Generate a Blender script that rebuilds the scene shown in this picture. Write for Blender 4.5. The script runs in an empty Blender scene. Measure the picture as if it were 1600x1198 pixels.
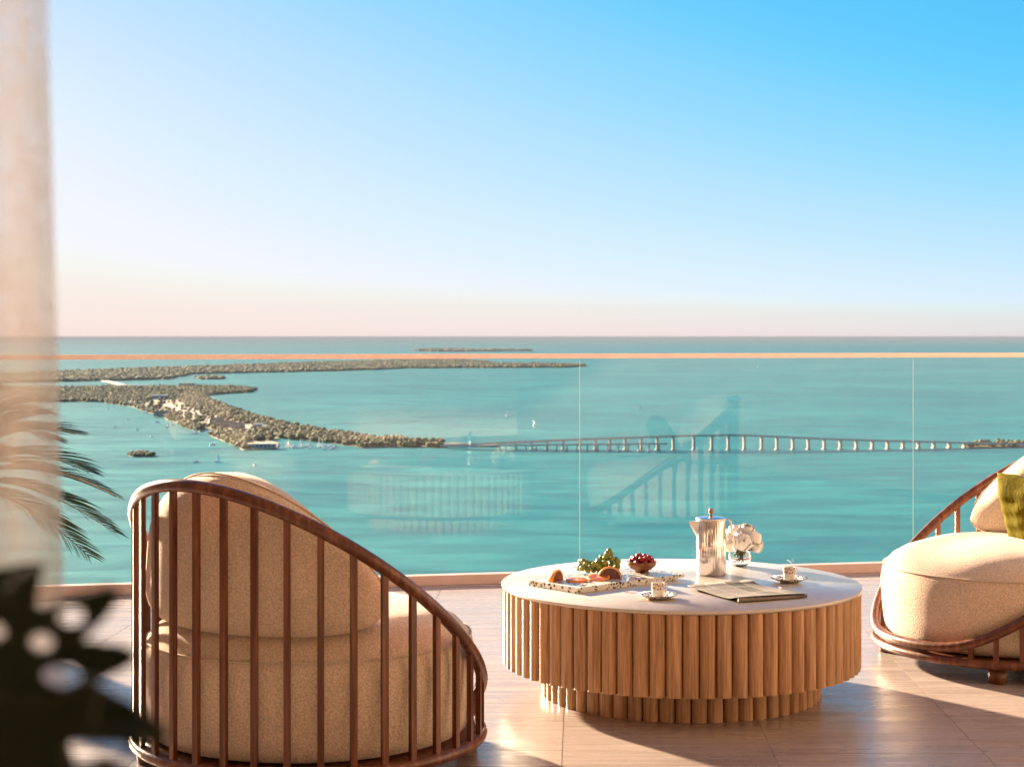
import bpy, math, random
import numpy as np
from mathutils import Vector, Matrix
R = math.radians
random.seed(7); rng = np.random.default_rng(7)
sc = bpy.context.scene
col = sc.collection

# ------------------------------------------------------------------ camera
FPX, HC = 2632.0, 1.15            # focal length in photo pixels, camera height over the terrace
cam_d = bpy.data.cameras.new('camera'); cam = bpy.data.objects.new('camera', cam_d); col.objects.link(cam)
cam.location = (0, 0, HC); cam.rotation_euler = (R(90), 0, 0)
cam_d.sensor_width = 36.0; cam_d.lens = FPX / 1600 * 36.0
cam_d.shift_y = -(599 - 526) / 1600.0
cam_d.clip_start = 0.02; cam_d.clip_end = 900000
cam_d.dof.use_dof = True; cam_d.dof.focus_distance = 5.6; cam_d.dof.aperture_fstop = 10.0
sc.camera = cam

# ------------------------------------------------------------------ sky and sun
SUN_EL, SUN_AZ = 15.0, -37.0       # azimuth measured from +Y towards +X
sunv = Vector((math.sin(R(SUN_AZ)) * math.cos(R(SUN_EL)), math.cos(R(SUN_AZ)) * math.cos(R(SUN_EL)), math.sin(R(SUN_EL))))
world = bpy.data.worlds.new('World'); sc.world = world; world.use_nodes = True
wn, wl = world.node_tree.nodes, world.node_tree.links
for n in list(wn): wn.remove(n)
w_out = wn.new('ShaderNodeOutputWorld'); w_bg = wn.new('ShaderNodeBackground')
w_sky = wn.new('ShaderNodeTexSky'); w_sky.sky_type = 'NISHITA'; w_sky.sun_disc = False
w_sky.sun_elevation = R(SUN_EL); w_sky.sun_rotation = R(SUN_AZ); w_sky.altitude = 100
w_sky.air_density = 1.0; w_sky.dust_density = 0.8; w_sky.ozone_density = 3.0
w_tc = wn.new('ShaderNodeTexCoord'); w_mul = wn.new('ShaderNodeVectorMath'); w_mul.operation = 'MULTIPLY'
w_mul.inputs[1].default_value = (1, 1, 2.4)
w_nrm = wn.new('ShaderNodeVectorMath'); w_nrm.operation = 'NORMALIZE'
w_add = wn.new('ShaderNodeVectorMath'); w_add.operation = 'ADD'; w_add.inputs[1].default_value = (0, 0, .022)
wl.new(w_tc.outputs['Generated'], w_mul.inputs[0]); wl.new(w_mul.outputs[0], w_add.inputs[0]); wl.new(w_add.outputs[0], w_nrm.inputs[0])
wl.new(w_nrm.outputs[0], w_sky.inputs['Vector'])
# film-like response on the whole sky: highlights roll off, one curve per channel
EXPOSURE, SKY_STRENGTH = 3.1, 0.08
SKY_GAIN = 1.0 / (SKY_STRENGTH * 2 ** EXPOSURE)
w_sep = wn.new('ShaderNodeSeparateColor'); wl.new(w_sky.outputs[0], w_sep.inputs[0])
w_com = wn.new('ShaderNodeCombineColor')
def w_math(op, a, b):
    nd = wn.new('ShaderNodeMath'); nd.operation = op
    for q, v in ((0, a), (1, b)):
        if isinstance(v, bpy.types.NodeSocket): wl.new(v, nd.inputs[q])
        else: nd.inputs[q].default_value = v
    return nd.outputs[0]
def w_curve(sock, pts, rng_):
    fc = wn.new('ShaderNodeFloatCurve'); wl.new(w_math('DIVIDE', sock, rng_), fc.inputs['Value'])
    cv = fc.mapping.curves[0]
    cv.points[0].location = (pts[0][0] / rng_, pts[0][1]); cv.points[1].location = (pts[-1][0] / rng_, pts[-1][1])
    for x_, y_ in pts[1:-1]: cv.points.new(x_ / rng_, y_)
    for p_ in cv.points: p_.handle_type = 'AUTO_CLAMPED'
    fc.mapping.update(); return fc.outputs[0]
w_r = w_curve(w_sep.outputs[0], [(0, 0), (1.2, .105), (1.8, .28), (2.8, .54), (4.4, .75), (6.6, .90), (16, .98)], 16.0)
w_g = w_curve(w_sep.outputs[1], [(0, 0), (1.2, .35), (2.1, .57), (3.1, .72), (4.2, .81), (6.0, .90), (16, .97)], 16.0)
w_b = w_curve(w_sep.outputs[2], [(0, 0), (1.8, .65), (3.6, .98), (5.0, 1.0), (16, 1.0)], 16.0)
w_f = w_curve(w_math('DIVIDE', w_sep.outputs[0], w_sep.outputs[2]), [(0, 1.0), (.76, 1.0), (.9, .90), (1.05, .82), (1.4, .78), (3.0, .72)], 3.0)
w_fg = w_curve(w_math('DIVIDE', w_sep.outputs[0], w_sep.outputs[2]), [(0, 1.0), (.84, 1.0), (1.05, .93), (1.4, .88), (3.0, .80)], 3.0)
w_g = w_math('MULTIPLY', w_g, w_fg)
w_b = w_math('MULTIPLY', w_b, w_f)
for k_, s_ in enumerate((w_r, w_g, w_b)): wl.new(w_math('MULTIPLY', s_, SKY_GAIN), w_com.inputs[k_])
wl.new(w_com.outputs[0], w_bg.inputs['Color']); wl.new(w_bg.outputs[0], w_out.inputs['Surface'])
w_bg.inputs['Strength'].default_value = SKY_STRENGTH
sun_d = bpy.data.lights.new('sun', 'SUN'); sun = bpy.data.objects.new('sun', sun_d); col.objects.link(sun)
sun_d.energy = 3.7; sun_d.angle = R(2.0); sun_d.color = (1.0, 0.74, 0.50)
sun.rotation_euler = sunv.to_track_quat('Z', 'Y').to_euler(); sun.location = (-3, 4, 6)

sc.view_settings.view_transform = 'Standard'; sc.view_settings.look = 'None'
sc.view_settings.gamma = 1.0; sc.view_settings.use_curve_mapping = False
sc.view_settings.exposure = EXPOSURE
sc.render.engine = 'CYCLES'
cy = sc.cycles
cy.max_bounces = 10; cy.transparent_max_bounces = 16; cy.volume_bounces = 0
cy.sample_clamp_indirect = 6.0; cy.caustics_reflective = False; cy.caustics_refractive = False
cy.use_denoising = True

# ------------------------------------------------------------------ node helpers
class NT:
    def __init__(s, name):
        s.m = bpy.data.materials.new(name); s.m.use_nodes = True
        s.n = s.m.node_tree.nodes; s.l = s.m.node_tree.links
        s.bsdf = s.n['Principled BSDF']; s.out = s.n['Material Output']
    def node(s, t, **kw):
        nd = s.n.new(t)
        for k, v in kw.items():
            if k.startswith('_'): setattr(nd, k[1:], v)
            else: s.set(nd.inputs[k.replace('__', ' ')], v)
        return nd
    def set(s, inp, v):
        if isinstance(v, bpy.types.NodeSocket): s.l.new(v, inp)
        else: inp.default_value = v
    def p(s, **kw):
        for k, v in kw.items(): s.set(s.bsdf.inputs[k.replace('__', ' ')], v)
    def coords(s, kind='Object', scale=(1, 1, 1), rand=0.0):
        tc = s.n.new('ShaderNodeTexCoord'); src = tc.outputs[kind]
        if kind == 'Position': pass
        if rand:
            oi = s.n.new('ShaderNodeObjectInfo')
            mu = s.node('ShaderNodeMath', _operation='MULTIPLY'); s.l.new(oi.outputs['Random'], mu.inputs[0]); mu.inputs[1].default_value = rand
            ad = s.node('ShaderNodeVectorMath', _operation='ADD'); s.l.new(src, ad.inputs[0]); s.l.new(mu.outputs[0], ad.inputs[1]); src = ad.outputs[0]
        mp = s.node('ShaderNodeMapping'); s.l.new(src, mp.inputs['Vector']); mp.inputs['Scale'].default_value = scale
        return mp.outputs[0]
    def noise(s, vec, scale=5, detail=4, rough=.55, dist=0.0):
        nd = s.node('ShaderNodeTexNoise'); s.l.new(vec, nd.inputs['Vector'])
        nd.inputs['Scale'].default_value = scale; nd.inputs['Detail'].default_value = detail
        nd.inputs['Roughness'].default_value = rough; nd.inputs['Distortion'].default_value = dist
        return nd.outputs['Fac']
    def ramp(s, fac, stops):
        nd = s.n.new('ShaderNodeValToRGB'); s.l.new(fac, nd.inputs[0]); e = nd.color_ramp.elements
        while len(e) < len(stops): e.new(0.5)
        for el, (p, c) in zip(e, stops):
            el.position = p; el.color = (c, c, c, 1) if isinstance(c, (int, float)) else (*c, 1)
        return nd.outputs[0]
    def mix(s, fac, a, b, mode='MIX'):
        nd = s.n.new('ShaderNodeMix'); nd.data_type = 'RGBA'; nd.blend_type = mode
        s.set(nd.inputs[0], fac)
        for i, v in ((6, a), (7, b)):
            s.set(nd.inputs[i], v if isinstance(v, bpy.types.NodeSocket) else (*v, 1))
        return nd.outputs[2]
    def bump(s, h, strength=.3, dist=.01):
        nd = s.n.new('ShaderNodeBump'); s.l.new(h, nd.inputs['Height'])
        nd.inputs['Strength'].default_value = strength; nd.inputs['Distance'].default_value = dist
        s.l.new(nd.outputs[0], s.bsdf.inputs['Normal']); return nd.outputs[0]

M = {}
def plain(name, c, rough=.5, metal=0.0, var=0.0, vs=20, **kw):
    t = NT(name); t.p(Roughness=rough, Metallic=metal)
    if var:
        n = t.noise(t.coords(rand=7.0), vs, 4)
        t.p(**{'Base__Color': t.ramp(n, [(.3, tuple(x * (1 - var) for x in c)), (.7, tuple(min(1, x * (1 + var)) for x in c))])})
    else: t.p(**{'Base__Color': (*c, 1)})
    t.p(**kw); M[name] = t.m; return t

def wood(name, dark, mid, light, scale, rough, bump=.15, along='z', rand=9.0):
    t = NT(name)
    st = {'z': (1, 1, .04), 'x': (.04, 1, 1)}[along]
    v = t.coords(scale=tuple(scale * k for k in st), rand=rand)
    big = t.noise(v, 1.0, 2, .45, .5)
    sn = t.node('ShaderNodeMath', _operation='MULTIPLY'); t.l.new(big, sn.inputs[0]); sn.inputs[1].default_value = 26
    s2 = t.node('ShaderNodeMath', _operation='SINE'); t.l.new(sn.outputs[0], s2.inputs[0])
    ring = t.ramp(s2.outputs[0], [(0.0, dark), (.45, mid), (1.0, light)])
    v2 = t.coords(scale=tuple(scale * 9 * k for k in st), rand=rand)
    fine = t.noise(v2, 1.0, 3, .7)
    fc = t.ramp(fine, [(.38, .50), (.6, 1.03)])
    c = t.mix(.8, ring, fc, 'MULTIPLY')
    oi = t.n.new('ShaderNodeObjectInfo')
    tone = t.ramp(oi.outputs['Random'], [(0, .9), (1, 1.08)])
    c = t.mix(1.0, c, tone, 'MULTIPLY')
    t.p(**{'Base__Color': c, 'Roughness': rough}); t.bump(fine, bump, .002)
    M[name] = t.m
wood('oak', (.50, .275, .13), (.56, .32, .158), (.61, .36, .185), 16, .42)
wood('walnut', (.12, .034, .011), (.17, .052, .018), (.21, .07, .026), 20, .36, .1)
wood('bowl_wood', (.20, .07, .025), (.30, .12, .045), (.36, .16, .06), 26, .4, .1, 'x')

def fabric(name, c, bs=260, strength=.5, rough=.95):
    t = NT(name); v = t.coords()
    a = t.noise(v, bs, 3, .6); b = t.noise(v, 9, 3)
    k = t.ramp(a, [(.34, tuple(x * .70 for x in c)), (.66, tuple(min(1, x * 1.16) for x in c))])
    k = t.mix(.35, k, t.ramp(b, [(.3, .82), (.7, 1.05)]), 'MULTIPLY')
    t.p(**{'Base__Color': k, 'Roughness': rough, 'Sheen__Weight': .25, 'Sheen__Roughness': .5})
    t.bump(a, strength, .004); M[name] = t.m
fabric('boucle', (.75, .585, .44), 200, 1.0)
fabric('piping_fabric', (.66, .53, .40), 400, .2)
t = NT('mustard_velvet'); v = t.coords(scale=(1, 1, .22)); a = t.noise(v, 38, 4, .65, 1.5)
t.p(**{'Base__Color': t.ramp(a, [(.35, (.085, .072, .001)), (.62, (.17, .145, .002))]), 'Roughness': .9, 'Specular__IOR__Level': .1}); t.bump(a, .5, .006); M['mustard_velvet'] = t.m

# floor tile: vein-cut porcelain, veins across the terrace
t = NT('vein_tile'); v = t.coords(scale=(1.2, 26, 1), rand=23.0)
a = t.noise(v, 2.2, 6, .62, .3); v2 = t.coords(scale=(3, 130, 1), rand=11.0); b = t.noise(v2, 2, 3, .6)
c = t.ramp(a, [(.28, (.31, .25, .225)), (.5, (.41, .34, .31)), (.72, (.51, .435, .40))])
c = t.mix(.5, c, t.ramp(b, [(.35, .78), (.65, 1.06)]), 'MULTIPLY')
oi = t.n.new('ShaderNodeObjectInfo'); c = t.mix(1.0, c, t.ramp(oi.outputs['Random'], [(0, .93), (1, 1.05)]), 'MULTIPLY')
rr = t.ramp(t.noise(t.coords(scale=(.8, 5, 1), rand=5.0), 3, 4), [(.3, .2), (.7, .36)])
t.p(**{'Base__Color': c, 'Roughness': rr}); t.bump(b, .08, .002); M['vein_tile'] = t.m
plain('added_wall_cladding', (.45, .39, .33), .8, var=.08, vs=3)
plain('grout', (.34, .28, .245), .9)
plain('plaster', (.84, .74, .64), .9, var=.04, vs=3)
plain('glass_edge', (.20, .27, .26), .8, **{'Specular__IOR__Level': 0.0})
plain('bronze', (.84, .64, .54), .36, .15, var=.06, vs=14)
plain('track_metal', (.68, .50, .43), .4, .1, var=.05, vs=14)
t = NT('glass_sheet')
tr = t.node('ShaderNodeBsdfTransparent'); tr.inputs[0].default_value = (.975, .99, .985, 1)
gl = t.node('ShaderNodeBsdfGlossy'); gl.inputs['Roughness'].default_value = .012; gl.inputs['Color'].default_value = (1, 1, 1, 1)
fr = t.node('ShaderNodeFresnel'); fr.inputs[0].default_value = 1.28
mx = t.node('ShaderNodeMixShader'); t.l.new(fr.outputs[0], mx.inputs[0]); t.l.new(tr.outputs[0], mx.inputs[1]); t.l.new(gl.outputs[0], mx.inputs[2])
t.l.new(mx.outputs[0], t.out.inputs['Surface']); M['glass_sheet'] = t.m

# sea
t = NT('sea_water')
geo = t.n.new('ShaderNodeNewGeometry')
def gmap(scale):
    mp = t.node('ShaderNodeMapping'); t.l.new(geo.outputs['Position'], mp.inputs['Vector']); mp.inputs['Scale'].default_value = scale; return mp.outputs[0]
n1 = t.noise(gmap((1 / 900, 1 / 800, 0)), 1, 6, .6, .4); n2 = t.noise(gmap((1 / 170, 1 / 75, 0)), 1, 6, .65, .6); n3 = t.noise(gmap((1 / 14, 1 / 9, 0)), 1, 4, .6)
c = t.ramp(n1, [(.3, (.010, .150, .160)), (.55, (.017, .205, .205)), (.75, (.035, .26, .242))])
c = t.mix(.85, c, t.ramp(n2, [(.36, .55), (.64, 1.2)]), 'MULTIPLY')
t.p(**{'Base__Color': c, 'Roughness': t.ramp(n2, [(.3, .30), (.7, .5)]), 'IOR': 1.33, 'Specular__IOR__Level': .2}); t.bump(n3, .35, 1.2); M['sea_water'] = t.m
# land
t = NT('land_soil'); geo = t.n.new('ShaderNodeNewGeometry')
n1 = t.noise(gmap((1 / 60, 1 / 60, 0)), 1, 5); t.p(**{'Base__Color': t.ramp(n1, [(.35, (.10, .095, .045)), (.6, (.15, .14, .075)), (.75, (.24, .21, .14))]), 'Roughness': .95}); M['land_soil'] = t.m
t = NT('paved_flat'); geo = t.n.new('ShaderNodeNewGeometry')
n1 = t.noise(gmap((1 / 40, 1 / 60, 0)), 1, 5); t.p(**{'Base__Color': t.ramp(n1, [(.35, (.13, .125, .11)), (.7, (.23, .21, .18))]), 'Roughness': .9}); M['paved_flat'] = t.m
t = NT('far_foliage'); geo = t.n.new('ShaderNodeNewGeometry')
n1 = t.noise(gmap((1 / 60, 1 / 60, 1 / 30)), 1, 6, .7); t.p(**{'Base__Color': t.ramp(n1, [(.35, (.052, .060, .013)), (.55, (.095, .094, .022)), (.75, (.16, .13, .04))]), 'Roughness': .9}); M['far_foliage'] = t.m
plain('concrete', (.48, .42, .36), .85, var=.1, vs=.2)
plain('white_wall', (.55, .52, .47), .8)
plain('pink_wall', (.60, .40, .31), .8)
plain('terracotta_roof', (.42, .19, .11), .85)
plain('pale_roof', (.52, .47, .42), .85)
plain('boat_white', (.8, .8, .78), .4)
plain('dark_pane', (.05, .06, .07), .2)

# table things
t = NT('table_stone'); v = t.coords(); a = t.noise(v, 3.2, 7, .62, .8); b = t.noise(v, 45, 4, .6)
t.p(**{'Base__Color': t.mix(.4, t.ramp(a, [(.3, (.56, .50, .44)), (.7, (.70, .64, .57))]), t.ramp(b, [(.3, .85), (.7, 1.03)]), 'MULTIPLY'),
       'Roughness': t.ramp(a, [(.3, .17), (.7, .28)])}); M['table_stone'] = t.m
t = NT('terrazzo'); v = t.coords()
vo = t.node('ShaderNodeTexVoronoi'); t.l.new(v, vo.inputs['Vector']); vo.inputs['Scale'].default_value = 85
vd = t.node('ShaderNodeTexVoronoi', _feature='DISTANCE_TO_EDGE'); t.l.new(v, vd.inputs['Vector']); vd.inputs['Scale'].default_value = 85
sep = t.node('ShaderNodeSeparateColor'); t.l.new(vo.outputs['Color'], sep.inputs[0])
chip = t.n.new('ShaderNodeValToRGB'); t.l.new(sep.outputs[0], chip.inputs[0]); chip.color_ramp.interpolation = 'CONSTANT'
base = (.70, .66, .60)
for i, (p, cc) in enumerate([(0, base), (.26, (.03, .05, .03)), (.40, base), (.50, (.12, .17, .08)), (.64, (.22, .17, .12)), (.74, (.82, .8, .76)), (.84, (.02, .02, .02)), (.93, base)]):
    e = chip.color_ramp.elements
    el = e[i] if i < 2 else e.new(p); el.position = p; el.color = (*cc, 1)
k = t.ramp(vd.outputs['Distance'], [(.10, 0.0), (.16, 1.0)])
t.p(**{'Base__Color': t.mix(k, base, chip.outputs[0]), 'Roughness': .25}); M['terrazzo'] = t.m
plain('steel', (.78, .76, .74), .10, 1.0)
plain('steel_satin', (.80, .77, .74), .26, 1.0)
plain('knob_wood', (.42, .22, .14), .4, var=.2)
plain('clear_glass', (1, 1, 1), .02, **{'Transmission__Weight': 1.0, 'IOR': 1.45})
plain('vase_water', (.93, .97, .95), .0, **{'Transmission__Weight': 1.0, 'IOR': 1.33})
plain('petal', (.92, .90, .86), .7, var=.06, vs=40, **{'Subsurface__Weight': .15, 'Subsurface__Radius': (.01, .008, .006), 'Subsurface__Scale': .3})
plain('stem_green', (.10, .14, .025), .5, var=.3, vs=60)
plain('porcelain', (.80, .76, .70), .15)
t = NT('cup_pattern'); v = t.coords(); a = t.node('ShaderNodeTexVoronoi'); t.l.new(v, a.inputs['Vector']); a.inputs['Scale'].default_value = 190
t.p(**{'Base__Color': t.ramp(a.outputs['Distance'], [(.38, (.20, .035, .02)), (.46, (.75, .68, .6))]), 'Roughness': .2}); M['cup_pattern'] = t.m
t = NT('saucer_pattern'); v = t.coords(); a = t.node('ShaderNodeTexVoronoi'); t.l.new(v, a.inputs['Vector']); a.inputs['Scale'].default_value = 120
t.p(**{'Base__Color': t.ramp(a.outputs['Distance'], [(.40, (.05, .035, .03)), (.52, (.72, .66, .6))]), 'Roughness': .2}); M['saucer_pattern'] = t.m
plain('gold_rim', (.55, .33, .12), .3, 1.0)
plain('coffee', (.035, .014, .006), .1)
plain('orange_peel', (.92, .30, .025), .42, var=.12, vs=60)
plain('pith', (.78, .45, .18), .6)
t = NT('orange_flesh'); v = t.coords(); a = t.noise(v, 90, 4, .6, .6)
t.p(**{'Base__Color': t.ramp(a, [(.35, (.05, .006, .009)), (.65, (.17, .022, .014))]), 'Roughness': .3, 'Subsurface__Weight': .1, 'Subsurface__Scale': .01}); M['orange_flesh'] = t.m
plain('slice_flesh', (.50, .12, .035), .3, var=.35, vs=90)
plain('grape_skin', (.17, .22, .022), .28, var=.25, vs=30, **{'Subsurface__Weight': .25, 'Subsurface__Scale': .01, 'Subsurface__Radius': (.6, .8, .2)})
plain('raspberry_red', (.30, .010, .022), .38, var=.3, vs=120)
t = NT('newsprint'); tc = t.n.new('ShaderNodeTexCoord'); mp = t.node('ShaderNodeMapping'); t.l.new(tc.outputs['UV'], mp.inputs[0])
wv = t.node('ShaderNodeTexWave', _bands_direction='Y'); t.l.new(mp.outputs[0], wv.inputs[0]); wv.inputs['Scale'].default_value = 22
mp2 = t.node('ShaderNodeMapping'); t.l.new(tc.outputs['UV'], mp2.inputs[0]); mp2.inputs['Scale'].default_value = (3.0, 1.3, 1)
br = t.node('ShaderNodeTexBrick'); t.l.new(mp2.outputs[0], br.inputs[0]); br.offset = .4
br.inputs['Color1'].default_value = (.15, .15, .15, 1); br.inputs['Color2'].default_value = (.95, .95, .95, 1); br.inputs['Mortar'].default_value = (0, 0, 0, 1)
mp2.inputs['Scale'].default_value = (1, 1, 1)
br.inputs['Scale'].default_value = 1.0; br.inputs['Mortar Size'].default_value = .018; br.inputs['Brick Width'].default_value = .34; br.inputs['Row Height'].default_value = .27
ns = t.noise(mp.outputs[0], 26, 4, .7); k = t.mix(1.0, br.outputs[0], t.ramp(ns, [(.38, .35), (.62, 1.0)]), 'MULTIPLY')
k = t.mix(.35, k, wv.outputs[0], 'MULTIPLY')
t.p(**{'Base__Color': t.mix(t.ramp(k, [(.02, 0.0), (.32, .95)]), (.17, .155, .14), (.022, .02, .019)), 'Roughness': .9}); M['newsprint'] = t.m
plain('paper_edge', (.22, .19, .165), .9, var=.1, vs=80)
# plants, curtain
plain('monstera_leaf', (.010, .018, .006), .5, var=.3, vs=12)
plain('monstera_stem', (.03, .045, .018), .45, var=.2)
plain('palm_leaflet', (.055, .080, .012), .5, var=.45, vs=6, **{'Transmission__Weight': 0.0})
plain('palm_stem', (.11, .06, .018), .5, var=.2)
plain('planter_clay', (.36, .24, .17), .8, var=.15, vs=8)
plain('planter_dark', (.06, .055, .05), .6, var=.15, vs=8)
plain('potting_soil', (.03, .02, .014), 1.0, var=.3, vs=60)
t = NT('sheer_linen'); v = t.coords(scale=(90, 90, 90)); a = t.noise(v, 1.2, 3, .6); b = t.noise(t.coords(scale=(9, 9, 2)), 1, 4)
df = t.node('ShaderNodeBsdfDiffuse'); df.inputs[0].default_value = (.78, .80, .86, 1)
tl = t.node('ShaderNodeBsdfTranslucent'); tl.inputs[0].default_value = (.66, .62, .6, 1)
tp = t.node('ShaderNodeBsdfTransparent')
m1 = t.node('ShaderNodeMixShader'); m1.inputs[0].default_value = .04; t.l.new(df.outputs[0], m1.inputs[1]); t.l.new(tl.outputs[0], m1.inputs[2])
m2 = t.node('ShaderNodeMixShader'); k = t.mix(.5, t.ramp(a, [(.35, .45), (.65, .8)]), t.ramp(b, [(.32, .35), (.68, .9)]))
t.l.new(k, m2.inputs[0]); t.l.new(tp.outputs[0], m2.inputs[1]); t.l.new(m1.outputs[0], m2.inputs[2]); t.l.new(m2.outputs[0], t.out.inputs['Surface']); M['sheer_linen'] = t.m

# ------------------------------------------------------------------ mesh helpers
def mesh(name, V, F, mat, smooth=True, uv=None):
    me = bpy.data.meshes.new(name); me.from_pydata([tuple(map(float, v)) for v in V], [], [tuple(int(i) for i in f) for f in F]); me.update()
    if mat: me.materials.append(M[mat])
    if smooth: me.polygons.foreach_set('use_smooth', [True] * len(me.polygons))
    if uv is not None:
        ul = me.uv_layers.new(name='UVMap')
        for lp in me.loops: ul.data[lp.index].uv = uv[lp.vertex_index]
    return me
def link(name, me, parent=None, loc=(0, 0, 0), rot=(0, 0, 0)):
    o = bpy.data.objects.new(name, me); col.objects.link(o); o.parent = parent; o.location = loc; o.rotation_euler = rot
    return o
def ob(name, VF, mat, parent=None, smooth=True, loc=(0, 0, 0), rot=(0, 0, 0), uv=None):
    return link(name, mesh(name, VF[0], VF[1], mat, smooth, uv), parent, loc, rot)
def tag(o, label=None, cat=None, group=None, kind=None):
    if label: o['label'] = label
    if cat: o['category'] = cat
    if group: o['group'] = group
    if kind: o['kind'] = kind
    return o
def thing(name, label, cat, loc=(0, 0, 0), rz=0.0, group=None):
    return tag(link(name, None, None, loc, (0, 0, rz)), label, cat, group)
def copy_tree(o, parent=None):
    c = o.copy(); col.objects.link(c); c.parent = parent
    for ch in o.children: copy_tree(ch, c)
    return c
def box(x0, x1, y0, y1, z0, z1):
    V = [(x, y, z) for z in (z0, z1) for y in (y0, y1) for x in (x0, x1)]
    return V, [(0, 2, 3, 1), (4, 5, 7, 6), (0, 1, 5, 4), (2, 6, 7, 3), (0, 4, 6, 2), (1, 3, 7, 5)]
def join(*parts):
    V, F = [], []
    for v, f in parts:
        o = len(V); V += [tuple(p) for p in v]; F += [tuple(i + o for i in g) for g in f]
    return V, F
def xf(VF, m):
    return [tuple(m @ Vector(v)) for v in VF[0]], VF[1]
def prism(poly, z0, z1):
    n = len(poly); V = [(x, y, z0) for x, y in poly] + [(x, y, z1) for x, y in poly]
    return V, [tuple(range(n - 1, -1, -1)), tuple(range(n, 2 * n))] + [(i, (i + 1) % n, n + (i + 1) % n, n + i) for i in range(n)]
def lathe(prof, n=48, cap=True):
    V, F = [], []
    for r, z in prof:
        for k in range(n):
            a = 2 * math.pi * k / n; V.append((r * math.cos(a), r * math.sin(a), z))
    for j in range(len(prof) - 1):
        for k in range(n):
            k2 = (k + 1) % n; F.append((j * n + k, j * n + k2, (j + 1) * n + k2, (j + 1) * n + k))
    if cap:
        F.append(tuple(range(n - 1, -1, -1))); F.append(tuple(range((len(prof) - 1) * n, len(prof) * n)))
    return V, F
def tube(pts, rad, n=10, closed=False, cap=True):
    pts = [Vector(p) for p in pts]; N = len(pts); V, F = [], []
    rads = rad if hasattr(rad, '__len__') else [rad] * N
    for i, p in enumerate(pts):
        if closed: d = pts[(i + 1) % N] - pts[i - 1]
        else: d = pts[min(i + 1, N - 1)] - pts[max(i - 1, 0)]
        d.normalize(); up = Vector((0, 0, 1)) if abs(d.z) < .95 else Vector((1, 0, 0))
        s = d.cross(up).normalized(); u = s.cross(d).normalized()
        for k in range(n):
            a = 2 * math.pi * k / n; V.append(p + (s * math.cos(a) + u * math.sin(a)) * rads[i])
    for i in range(N if closed else N - 1):
        j = (i + 1) % N
        for k in range(n):
            k2 = (k + 1) % n; F.append((i * n + k, j * n + k, j * n + k2, i * n + k2))
    if not closed and cap:
        F.append(tuple(range(n - 1, -1, -1))); F.append(tuple(range((N - 1) * n, N * n)))
    return V, F
def sphere(r, nu=16, nv=10, c=(0, 0, 0), sc3=(1, 1, 1)):
    V = [(c[0], c[1], c[2] - r * sc3[2])]; F = []
    for j in range(1, nv):
        t = -math.pi / 2 + math.pi * j / nv
        for k in range(nu):
            a = 2 * math.pi * k / nu
            V.append((c[0] + r * math.cos(t) * math.cos(a) * sc3[0], c[1] + r * math.cos(t) * math.sin(a) * sc3[1], c[2] + r * math.sin(t) * sc3[2]))
    V.append((c[0], c[1], c[2] + r * sc3[2])); top = len(V) - 1
    for k in range(nu):
        k2 = (k + 1) % nu; F.append((0, 1 + k2, 1 + k)); F.append((top, 1 + (nv - 2) * nu + k, 1 + (nv - 2) * nu + k2))
        for j in range(nv - 2):
            F.append((1 + j * nu + k, 1 + j * nu + k2, 1 + (j + 1) * nu + k2, 1 + (j + 1) * nu + k))
    return V, F

# ------------------------------------------------------------------ terrace
GP, GN = Vector((-2.05, 7.49)), Vector((-.196, .9806)).normalized()      # foot of the glass line and its outward normal
GD = Vector((GN.y, -GN.x))                                              # along the glass, to the right
def clip(poly, lim):
    out = []
    for i, p in enumerate(poly):
        q = poly[(i + 1) % len(poly)]
        a = (Vector(p) - GP).dot(GN) - lim; b = (Vector(q) - GP).dot(GN) - lim
        if a <= 0: out.append(p)
        if a * b < 0:
            s = a / (a - b); out.append((p[0] + (q[0] - p[0]) * s, p[1] + (q[1] - p[1]) * s))
    return out
slab = clip([(-4.2, -3.0), (4.6, -3.0), (4.6, 9.6), (-4.2, 9.6)], .10)
floor = tag(ob('floor', prism(slab, -.30, -.0012), 'grout', smooth=False), 'grout bed under the terrace tiles', None, None, 'structure')
ta = R(-2.3); tx, ty = math.cos(ta), math.sin(ta)
TW, TL = .582, 1.164
tile_cache = {}
for i in range(-8, 9):
    for j in range(-4, 10):
        u0, v0 = .146 - .04 * 4.85 + i * TW, -.55 + j * TL + (TL / 2 if i % 2 else 0)
        g = .0012
        loc = [(u0 + g, v0 + g), (u0 + TW - g, v0 + g), (u0 + TW - g, v0 + TL - g), (u0 + g, v0 + TL - g)]
        W = [(x * tx - y * ty, x * ty + y * tx) for x, y in loc]
        cxy = (sum(p[0] for p in W) / 4, sum(p[1] for p in W) / 4)
        if not (-4.1 < cxy[0] < 4.5 and -2.8 < cxy[1] < 9.5): continue
        cp = clip(W, -.03)
        if len(cp) < 3: continue
        L = [(p[0] - cxy[0], p[1] - cxy[1]) for p in cp]
        whole = len(cp) == 4 and all(abs(a[0] - b[0]) < 1e-6 and abs(a[1] - b[1]) < 1e-6 for a, b in zip(cp, W))
        if whole:
            if 'w' not in tile_cache: tile_cache['w'] = mesh('tile', *prism(L, -.012, 0), 'vein_tile', False)
            me = tile_cache['w']
        else: me = mesh('tile', *prism(L, -.012, 0), 'vein_tile', False)
        link('tile', me, floor, (cxy[0], cxy[1], 0))
# soffit over the terrace and the wall behind
tag(ob('ceiling', prism(clip([(-4.2, -3.2), (4.6, -3.2), (4.6, 9.6), (-4.2, 9.6)], -2.6), 2.85, 3.15), 'plaster', smooth=False), None, None, None, 'structure')
tag(ob('wall_back', box(-4.2, 4.6, -3.2, -3.0, -.3, 2.848), 'plaster', smooth=False), None, None, None, 'structure')

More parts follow.
